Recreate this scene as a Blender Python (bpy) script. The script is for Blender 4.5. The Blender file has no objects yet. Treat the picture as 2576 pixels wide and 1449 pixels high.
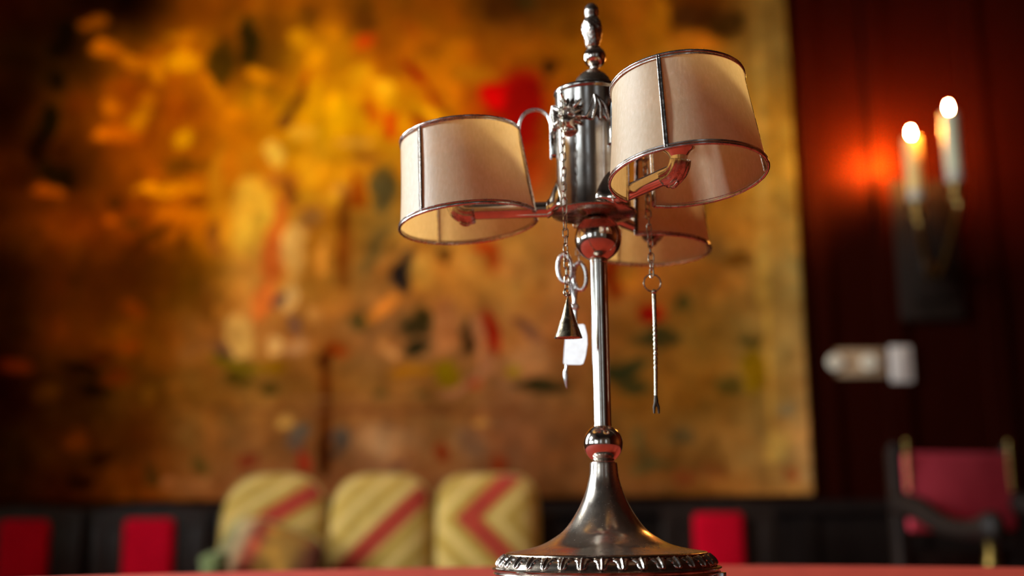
import bpy, bmesh, math, random
import numpy as np
from mathutils import Vector, Matrix
from math import sin, cos, pi, radians, atan2, sqrt
random.seed(7)
PI = pi
CALIB = False          # leave False: the tapestry keeps its light-corrected dyes
sc = bpy.context.scene
COL = sc.collection

# ------------------------------------------------------------------ camera numbers
W, HH = 2576, 1449
FPX, PITCH, ROLL, CAMZ = 2873.0, radians(11.1), radians(.57), .835
TABLE = .760
_F = Vector((0, cos(PITCH), sin(PITCH)))
_U0 = Vector((0, -sin(PITCH), cos(PITCH)))
_R = cos(ROLL)*Vector((1, 0, 0)) - sin(ROLL)*_U0
_U = sin(ROLL)*Vector((1, 0, 0)) + cos(ROLL)*_U0
CAM = Vector((0, 0, CAMZ))
def at(x, y, Y):
    """point of the place at depth Y that lies on the sight line of photo pixel x, y"""
    d = _F + _R*((x-W/2)/FPX) + _U*((HH/2-y)/FPX)
    return CAM + d*(Y/d.y)

# ------------------------------------------------------------------ materials
def lin(c):
    return tuple(((v/255)/12.92 if v <= 10 else (((v/255)+.055)/1.055)**2.4) for v in c)
MATS = {}
def mat(name):
    m = bpy.data.materials.new(name); m.use_nodes = True
    nt = m.node_tree; b = nt.nodes['Principled BSDF']
    MATS[name] = m
    return m, nt, b
def noise(nt, scale, detail=3, rough=.55, coord='Object', stretch=None):
    tc = nt.nodes.new('ShaderNodeTexCoord'); n = nt.nodes.new('ShaderNodeTexNoise')
    n.inputs['Scale'].default_value = scale; n.inputs['Detail'].default_value = detail
    n.inputs['Roughness'].default_value = rough
    if stretch:
        mp = nt.nodes.new('ShaderNodeMapping'); mp.inputs['Scale'].default_value = stretch
        nt.links.new(tc.outputs[coord], mp.inputs['Vector']); nt.links.new(mp.outputs[0], n.inputs['Vector'])
    else:
        nt.links.new(tc.outputs[coord], n.inputs['Vector'])
    return n
def ramp(nt, fac, stops):
    r = nt.nodes.new('ShaderNodeValToRGB')
    while len(r.color_ramp.elements) < len(stops): r.color_ramp.elements.new(.5)
    for e, (p, c) in zip(r.color_ramp.elements, stops):
        e.position = p; e.color = tuple(c)+((1,) if len(c) == 3 else ())
    nt.links.new(fac, r.inputs['Fac'])
    return r
def bump(nt, b, height, strength=.2, dist=.001):
    bp = nt.nodes.new('ShaderNodeBump'); bp.inputs['Strength'].default_value = strength
    bp.inputs['Distance'].default_value = dist
    nt.links.new(height, bp.inputs['Height']); nt.links.new(bp.outputs[0], b.inputs['Normal'])
def metal(name, c0, c1, r0, r1, scale=60, bstr=.0, pos=(.35, .62)):
    m, nt, b = mat(name)
    b.inputs['Metallic'].default_value = 1
    n = noise(nt, scale, 5, .62)
    r = ramp(nt, n.outputs['Fac'], [(pos[0], c1), (pos[1], c0)])
    nt.links.new(r.outputs[0], b.inputs['Base Color'])
    rr = ramp(nt, n.outputs['Fac'], [(pos[0], (r1,)*3), (pos[1], (r0,)*3)])
    nt.links.new(rr.outputs[0], b.inputs['Roughness'])
    if bstr:
        n2 = noise(nt, scale*6, 4, .6); bump(nt, b, n2.outputs['Fac'], bstr, .0006)
    return m
SILVER = metal('tarnished_silver', (.80, .755, .69), (.60, .51, .42), .085, .20, 45)
def dusty(m):
    nt = m.node_tree; b = nt.nodes['Principled BSDF']
    n = noise(nt, 900, 2, .5); r = ramp(nt, n.outputs['Fac'], [(.66, (0, 0, 0)), (.74, (1, 1, 1))])
    d = nt.nodes.new('ShaderNodeBsdfDiffuse'); d.inputs['Color'].default_value = (.46, .37, .28, 1)
    mx = nt.nodes.new('ShaderNodeMixShader'); mth = nt.nodes.new('ShaderNodeMath'); mth.operation = 'MULTIPLY_ADD'
    mth.inputs[1].default_value = .35; mth.inputs[2].default_value = .06
    nt.links.new(r.outputs[0], mth.inputs[0]); nt.links.new(mth.outputs[0], mx.inputs[0])
    nt.links.new(b.outputs[0], mx.inputs[1]); nt.links.new(d.outputs[0], mx.inputs[2])
    nt.links.new(mx.outputs[0], nt.nodes['Material Output'].inputs['Surface'])
RESM = metal('brushed_silver_tank', (.44, .40, .365), (.31, .26, .22), .15, .24, 55, .02)
SILVER_B = metal('worn_silver_foot', (.58, .52, .45), (.40, .32, .25), .17, .33, 70, .03)
FOOTM = metal('dusty_silver_foot', (.60, .54, .47), (.42, .34, .27), .16, .30, 70, .03); dusty(FOOTM)
SILVER_O = metal('chased_silver', (.68, .62, .56), (.30, .22, .17), .20, .36, 130, .12)
SILVER_BAND = metal('dull_silver_band', (.50, .43, .36), (.25, .185, .135), .16, .30, 90, .05)
CHAINM = metal('dull_chain_metal', (.60, .52, .40), (.30, .23, .15), .22, .4, 300)
BELLM = metal('yellowed_silver', (.58, .50, .36), (.38, .30, .19), .16, .34, 160, .03)
BRIGHT = metal('bright_steel', (.80, .80, .78), (.66, .64, .61), .22, .34, 120)
PLATEM = metal('matte_steel', (.88, .87, .85), (.80, .78, .75), .38, .5, 120)
PLATEM.node_tree.nodes['Principled BSDF'].inputs['Metallic'].default_value = .35
RIMM = metal('shade_frame_metal', (.76, .70, .66), (.40, .33, .28), .14, .34, 220)
BRASS = metal('aged_brass', (.50, .33, .10), (.26, .15, .04), .25, .45, 60)

def paper(name):
    m, nt, b = mat(name)
    nt.nodes.remove(b)
    out = nt.nodes['Material Output']
    n = noise(nt, 420, 6, .7, stretch=(1, 1, .35))
    n2 = noise(nt, 55, 4, .6)
    r = ramp(nt, n.outputs['Fac'], [(.25, (.58, .42, .25)), (.55, (.70, .535, .335)), (.78, (.82, .67, .46))])
    r2 = ramp(nt, n2.outputs['Fac'], [(.3, (.76, .385, .095)), (.7, (.86, .47, .135))])
    d = nt.nodes.new('ShaderNodeBsdfDiffuse'); t = nt.nodes.new('ShaderNodeBsdfTranslucent')
    g = nt.nodes.new('ShaderNodeBsdfGlossy'); g.inputs['Roughness'].default_value = .42
    nt.links.new(r.outputs[0], d.inputs['Color']); nt.links.new(r2.outputs[0], t.inputs['Color'])
    bp = nt.nodes.new('ShaderNodeBump'); bp.inputs['Strength'].default_value = .35; bp.inputs['Distance'].default_value = .0006
    nt.links.new(n.outputs['Fac'], bp.inputs['Height'])
    for s in (d, g): nt.links.new(bp.outputs[0], s.inputs['Normal'])
    mx = nt.nodes.new('ShaderNodeMixShader'); mx.inputs[0].default_value = .46
    nt.links.new(d.outputs[0], mx.inputs[1]); nt.links.new(t.outputs[0], mx.inputs[2])
    mg = nt.nodes.new('ShaderNodeMixShader'); mg.inputs[0].default_value = .05
    nt.links.new(mx.outputs[0], mg.inputs[1]); nt.links.new(g.outputs[0], mg.inputs[2])
    nt.links.new(mg.outputs[0], out.inputs['Surface'])
    return m
PAPER = paper('parchment')

def cloth(name, c0, c1, scale, rough=.9, sheen=.3, bstr=.3, bscale=None):
    m, nt, b = mat(name)
    n = noise(nt, scale, 5, .65)
    r = ramp(nt, n.outputs['Fac'], [(.3, c0), (.7, c1)])
    nt.links.new(r.outputs[0], b.inputs['Base Color'])
    b.inputs['Roughness'].default_value = rough
    b.inputs['Sheen Weight'].default_value = sheen
    b.inputs['Specular IOR Level'].default_value = .2
    n2 = noise(nt, bscale or scale*12, 3); bump(nt, b, n2.outputs['Fac'], bstr, .002)
    return m
TABLECLOTH = cloth('red_tablecloth', (.41, .030, .013), (.54, .055, .022), 26, 1, 0)
REDVELVET = cloth('crimson_upholstery', (.52, .002, .014), (.66, .003, .020), 12, 1, 0)
REDVELVET.node_tree.nodes['Principled BSDF'].inputs['Specular IOR Level'].default_value = .05
PINKVELVET = cloth('rose_upholstery', (.66, .050, .075), (.82, .075, .105), 9, 1, 0)
GREENC = cloth('green_fabric', (.10, .12, .03), (.26, .28, .10), 22)
FLOORM = cloth('dark_floor', (.03, .016, .009), (.055, .03, .016), 3, .35, 0, .05)

def wood(name, c0, c1, rough=.32, spec=.5):
    m, nt, b = mat(name)
    n = noise(nt, 7, 6, .6, stretch=(6, 6, .6))
    r = ramp(nt, n.outputs['Fac'], [(.3, c0), (.7, c1)])
    nt.links.new(r.outputs[0], b.inputs['Base Color']); b.inputs['Roughness'].default_value = rough; b.inputs['Specular IOR Level'].default_value = spec
    bump(nt, b, n.outputs['Fac'], .1, .003)
    return m
WOOD = wood('dark_walnut', (.010, .006, .004), (.028, .015, .010), .5, .18)
WOOD2 = wood('brown_walnut', (.035, .017, .010), (.065, .032, .018))
CEIL = wood('dark_beams', (.03, .016, .009), (.06, .032, .018), .6)
WALLRED = wood('dark_red_wall_lacquer', (.013, .0014, .0008), (.020, .0020, .0011), .43, .42)
WALLRED.node_tree.nodes['Principled BSDF'].inputs['Specular Tint'].default_value = (1, .17, .025, 1)
WAINSCOT = wood('wainscot_wood', (.010, .006, .005), (.022, .013, .010), .5, .18)
STONE = cloth('plaster_stone', (.30, .25, .19), (.42, .35, .27), 4, .9, 0, .2)
def plain(name, c, rough=.5, metallic=0):
    m, nt, b = mat(name)
    n = noise(nt, 40, 3)
    r = ramp(nt, n.outputs['Fac'], [(.3, tuple(v*.92 for v in c)), (.7, c)])
    nt.links.new(r.outputs[0], b.inputs['Base Color'])
    b.inputs['Roughness'].default_value = rough; b.inputs['Metallic'].default_value = metallic
    return m
CREAMP = plain('cream_plastic', (.58, .38, .22), .45)
WHITEP = plain('white_plastic', (.80, .68, .60), .45)
KNOBP = plain('ivory_plastic', (.95, .83, .64), .4)
WAX = plain('candle_sleeve', (.86, .58, .20), .5)  # orange lamplight is put into this sleeve colour
WAX_DAYLIT = plain('candle_sleeve_daylit', (.66, .60, .38), .5)  # paler copy, with daylight put into the sleeve colour
GLASSY = plain('milky_glass_cup', (.60, .52, .40), .2)
DARKWIRE = plain('dark_iron', (.05, .035, .022), .5, .6)
def emit(name, c, s):
    m, nt, b = mat(name)
    b.inputs['Base Color'].default_value = (1, .8, .5, 1)
    b.inputs['Emission Color'].default_value = tuple(c)+(1,); b.inputs['Emission Strength'].default_value = s
    return m
BULBM = emit('lit_candle_bulb', (1, .36, .06), 9000)

# ------------------------------------------------------------------ object helpers
def finish(name, bm, m, parent=None, org=(0, 0, 0), smooth=40, mods=()):
    bmesh.ops.recalc_face_normals(bm, faces=bm.faces)
    me = bpy.data.meshes.new(name); bm.to_mesh(me); bm.free()
    me.transform(Matrix.Translation(-Vector(org)))
    for p in me.polygons: p.use_smooth = True
    me.set_sharp_from_angle(angle=radians(smooth))
    me.materials.append(m)
    o = bpy.data.objects.new(name, me); COL.objects.link(o)
    if parent is not None: o.parent = parent
    for k, kw in mods:
        md = o.modifiers.new(k.lower(), k)
        for a, v in kw.items(): setattr(md, a, v)
    return o
def tag(o, label=None, cat=None, group=None, kind=None):
    if label: o['label'] = label
    if cat: o['category'] = cat
    if group: o['group'] = group
    if kind: o['kind'] = kind
    return o
class Thing:
    def __init__(s, name, loc, label, cat, group=None):
        s.root = bpy.data.objects.new(name, None); COL.objects.link(s.root)
        s.root.empty_display_size = .05
        s.root.location = loc; s.org = Vector(loc)
        tag(s.root, label, cat, group)
    def part(s, name, bm, m, parent=None, label=None, **kw):
        o = finish(name, bm, m, parent or s.root, s.org, **kw)
        if label: o['label'] = label
        return o
def single(name, bm, m, org, label=None, cat=None, group=None, kind=None, **kw):
    o = finish(name, bm, m, None, org, **kw); o.location = org
    return tag(o, label, cat, group, kind)

def nb(): return bmesh.new()
def box(bm, c, s, rot=None):
    M = Matrix.Translation(c) @ (rot.to_4x4() if rot is not None else Matrix()) @ Matrix.Diagonal((*s, 1))
    return bmesh.ops.create_cube(bm, size=1, matrix=M)['verts']
def bbox(bm, c, s, bev=.004, rot=None, seg=2):
    t = nb(); box(t, (0, 0, 0), s)
    bmesh.ops.bevel(t, geom=t.edges[:], offset=bev, segments=seg, profile=.5, affect='EDGES')
    M = Matrix.Translation(c) @ (rot.to_4x4() if rot is not None else Matrix())
    t.transform(M); merge(bm, t)
def merge(bm, t):
    me = bpy.data.meshes.new('tmp'); t.to_mesh(me); t.free(); bm.from_mesh(me); bpy.data.meshes.remove(me)
def lathe(bm, prof, c=(0, 0, 0), n=96, M=None, cap0=False, cap1=False):
    rings = []
    for r, z in prof:
        ring = []
        for i in range(n):
            a = 2*PI*i/n
            p = Vector((r*cos(a), r*sin(a), z))
            if M is not None: p = M @ p
            ring.append(bm.verts.new(p+Vector(c)))
        rings.append(ring)
    for a, b in zip(rings, rings[1:]):
        for i in range(n):
            bm.faces.new((a[i], a[(i+1) % n], b[(i+1) % n], b[i]))
    if cap0: bm.faces.new(rings[0])
    if cap1: bm.faces.new(rings[-1])
def smoothp(pts, k=6):
    """Catmull-Rom through a list of tuples"""
    P = [Vector(p) for p in pts]
    P = [P[0]*2-P[1]]+P+[P[-1]*2-P[-2]]
    out = []
    for i in range(1, len(P)-2):
        for j in range(k):
            t = j/k
            a, b, c, d = P[i-1], P[i], P[i+1], P[i+2]
            out.append(.5*((2*b)+(c-a)*t+(2*a-5*b+4*c-d)*t*t+(3*b-a-3*c+d)*t**3))
    out.append(P[-2])
    return out
def tube(bm, path, r, n=12, closed=False, cap=True):
    P = [Vector(p) for p in path]; N = len(P)
    rr = r if hasattr(r, '__len__') else [r]*N
    tang = []
    for i in range(N):
        a = P[(i-1) % N] if (closed or i > 0) else P[i]
        b = P[(i+1) % N] if (closed or i < N-1) else P[i]
        tang.append((b-a).normalized())
    up = Vector((0, 0, 1)) if abs(tang[0].z) < .9 else Vector((1, 0, 0))
    nrm = (up-tang[0]*up.dot(tang[0])).normalized()
    rings = []
    for i in range(N):
        nrm = (nrm-tang[i]*nrm.dot(tang[i])).normalized()
        bi = tang[i].cross(nrm)
        rings.append([bm.verts.new(P[i]+(nrm*cos(2*PI*k/n)+bi*sin(2*PI*k/n))*rr[i]) for k in range(n)])
    pairs = list(zip(rings, rings[1:]))+([(rings[-1], rings[0])] if closed else [])
    for a, b in pairs:
        for k in range(n): bm.faces.new((a[k], a[(k+1) % n], b[(k+1) % n], b[k]))
    if cap and not closed:
        bm.faces.new(rings[0]); bm.faces.new(rings[-1])
def ball(bm, c, r, s=(1, 1, 1), n=32, rot=None):
    M = Matrix.Translation(c) @ (rot.to_4x4() if rot is not None else Matrix()) @ Matrix.Diagonal((s[0]*r, s[1]*r, s[2]*r, 1))
    bmesh.ops.create_uvsphere(bm, u_segments=n, v_segments=max(8, n//2), radius=1, matrix=M)
def rotz(a): return Matrix.Rotation(a, 3, 'Z')

# ================================================================== THE ROOM
WY, LX, RX, BY, TOP = 4.82, -2.60, 3.30, -3.60, 3.75      # back wall, left wall, right wall, rear wall, ceiling
bm = nb(); box(bm, ((LX+RX)/2, (WY+BY)/2, -.05), (RX-LX+1.2, WY-BY+1.2, .1)); single('floor', bm, FLOORM, (0, 0, 0), kind='structure')
bm = nb(); box(bm, ((LX+RX)/2, (WY+BY)/2, TOP+.06), (RX-LX+1.2, WY-BY+1.2, .12))
for i in range(7): box(bm, ((LX+RX)/2, BY+.6+i*1.25, TOP-.07), (RX-LX, .16, .16))
single('ceiling', bm, CEIL, (0, 0, TOP), kind='structure')
bm = nb(); box(bm, ((LX+RX)/2, WY+.1, TOP/2), (RX-LX+1.2, .2, TOP)); single('wall_back', bm, WALLRED, (0, WY, 0), kind='structure')
bm = nb(); box(bm, (RX+.1, (WY+BY)/2, TOP/2), (.2, WY-BY, TOP)); single('wall_right', bm, WALLRED, (RX, 0, 0), kind='structure')
# left wall with deep window embrasures
DW = .44
def pierced(name, axis, face, lo, hi, holes, m, thick):
    """wall slab with openings: axis 'x' wall runs along y at x = face, outward -x; axis 'y' runs along x at y = face, outward -y"""
    b = nb()
    def slab(a0, a1, z0, z1):
        if a1-a0 < 1e-4 or z1-z0 < 1e-4: return
        if axis == 'x': box(b, (face-thick/2, (a0+a1)/2, (z0+z1)/2), (thick, a1-a0, z1-z0))
        else: box(b, ((a0+a1)/2, face-thick/2, (z0+z1)/2), (a1-a0, thick, z1-z0))
    cuts = sorted({lo, hi, *[h[0] for h in holes], *[h[1] for h in holes]})
    for p, q in zip(cuts, cuts[1:]):
        z = 0
        for h in sorted((h for h in holes if h[0] < (p+q)/2 < h[1]), key=lambda h: h[2]):
            slab(p, q, z, h[2]); z = h[3]
        slab(p, q, z, TOP)
    single(name, b, m, (face if axis == 'x' else 0, face if axis == 'y' else 0, 0), kind='structure')
LH = [(.48, 1.02, 1.84, 2.46), (-3.1, -.9, .95, 2.20), (2.20, 2.95, 1.0, 3.1), (-.55, 1.15, .95, 1.58)]
RH = [(-1.9, -1.05, .95, 2.7), (.9, 1.6, .95, 2.7)]
pierced('wall_left', 'x', LX, BY, WY, LH, STONE, DW)
pierced('wall_rear', 'y', BY, LX-.6, RX+.6, RH, STONE, .35)
def window(name, axis, face, h, thick, nv, nh):
    a0, a1, z0, z1 = h; b = nb(); f = .05
    def bar(ca, cz, la, lz):
        if axis == 'x': box(b, (face-thick+.03, ca, cz), (.05, la, lz))
        else: box(b, (ca, face-thick+.03, cz), (la, .05, lz))
    bar((a0+a1)/2, z0+f/2, a1-a0, f); bar((a0+a1)/2, z1-f/2, a1-a0, f)
    bar(a0+f/2, (z0+z1)/2, f, z1-z0); bar(a1-f/2, (z0+z1)/2, f, z1-z0)
    for i in range(1, nv): bar(a0+(a1-a0)*i/nv, (z0+z1)/2, .035, z1-z0)
    for i in range(1, nh): bar((a0+a1)/2, z0+(z1-z0)*i/nh, a1-a0, .03)
    single(name, b, WOOD, (face if axis == 'x' else a0, face if axis == 'y' else a0, z0), kind='structure')
window('window_1', 'x', LX, LH[0], DW, 2, 2); window('window_2', 'x', LX, LH[1], DW, 2, 1); window('window_5', 'x', LX, LH[2], DW, 2, 4); window('window_6', 'x', LX, LH[3], DW, 2, 1)
window('window_3', 'y', BY, RH[0], .35, 2, 3); window('window_4', 'y', BY, RH[1], .35, 2, 3)
# wainscot under the tapestry, with stiles and rails
b = nb(); box(b, ((LX+RX)/2, WY-.012, .43), (RX-LX, .024, .86))
box(b, ((LX+RX)/2, WY-.03, .845), (RX-LX, .06, .05))
for i in range(14): box(b, (LX+.2+i*.45, WY-.02, .42), (.07, .04, .80))
single('trim_1', b, WAINSCOT, (0, WY, 0), kind='structure')
# tall stiles on the red wall to the right of the tapestry
b = nb()
for x in (1.315, 1.62, 2.05, 2.6, 3.1): box(b, (x, WY-.012, 2.2), (.09, .024, 2.65))
single('trim_2', b, WALLRED, (1.3, WY, .87), kind='structure')
b = nb(); box(b, ((LX+RX)/2, WY-.045, .06), (RX-LX, .03, .12)); single('baseboard_back', b, WAINSCOT, (0, WY, 0), kind='structure')

# ================================================================== TAPESTRY
TY, TX0, TX1, TZ0, TZ1 = 4.765, -2.52, 1.232, .893, 3.36
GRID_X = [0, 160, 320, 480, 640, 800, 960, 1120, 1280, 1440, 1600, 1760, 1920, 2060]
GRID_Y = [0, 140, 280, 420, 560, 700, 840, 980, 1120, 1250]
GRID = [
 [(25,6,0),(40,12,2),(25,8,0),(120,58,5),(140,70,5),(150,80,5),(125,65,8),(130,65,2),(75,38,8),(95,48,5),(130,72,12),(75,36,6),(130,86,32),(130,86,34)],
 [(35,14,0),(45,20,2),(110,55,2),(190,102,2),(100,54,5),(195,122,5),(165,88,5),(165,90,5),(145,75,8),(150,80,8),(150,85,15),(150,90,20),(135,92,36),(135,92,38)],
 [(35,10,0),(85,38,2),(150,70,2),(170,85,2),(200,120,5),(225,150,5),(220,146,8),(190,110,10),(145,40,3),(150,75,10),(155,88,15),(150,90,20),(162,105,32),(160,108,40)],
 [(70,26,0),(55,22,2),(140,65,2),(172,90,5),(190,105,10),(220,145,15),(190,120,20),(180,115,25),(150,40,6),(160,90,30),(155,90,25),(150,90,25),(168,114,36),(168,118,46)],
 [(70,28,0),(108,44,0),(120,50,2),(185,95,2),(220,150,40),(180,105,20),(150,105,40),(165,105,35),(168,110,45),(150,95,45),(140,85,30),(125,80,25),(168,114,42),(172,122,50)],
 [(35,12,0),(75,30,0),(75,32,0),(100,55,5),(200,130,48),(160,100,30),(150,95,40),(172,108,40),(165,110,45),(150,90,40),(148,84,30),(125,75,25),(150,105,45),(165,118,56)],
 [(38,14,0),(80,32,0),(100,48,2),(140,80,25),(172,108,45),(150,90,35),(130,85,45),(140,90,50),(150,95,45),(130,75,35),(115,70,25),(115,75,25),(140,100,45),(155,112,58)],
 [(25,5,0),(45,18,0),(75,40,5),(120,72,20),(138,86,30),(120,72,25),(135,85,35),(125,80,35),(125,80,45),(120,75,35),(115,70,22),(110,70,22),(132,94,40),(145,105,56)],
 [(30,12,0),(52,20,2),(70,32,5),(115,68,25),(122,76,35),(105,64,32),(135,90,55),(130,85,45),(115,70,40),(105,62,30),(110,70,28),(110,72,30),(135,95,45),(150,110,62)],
 [(25,8,0),(45,14,0),(90,42,5),(120,70,30),(112,66,35),(112,66,36),(120,75,45),(110,68,38),(105,62,32),(102,60,28),(105,62,28),(110,65,25),(140,90,40),(152,108,58)]]
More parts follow.
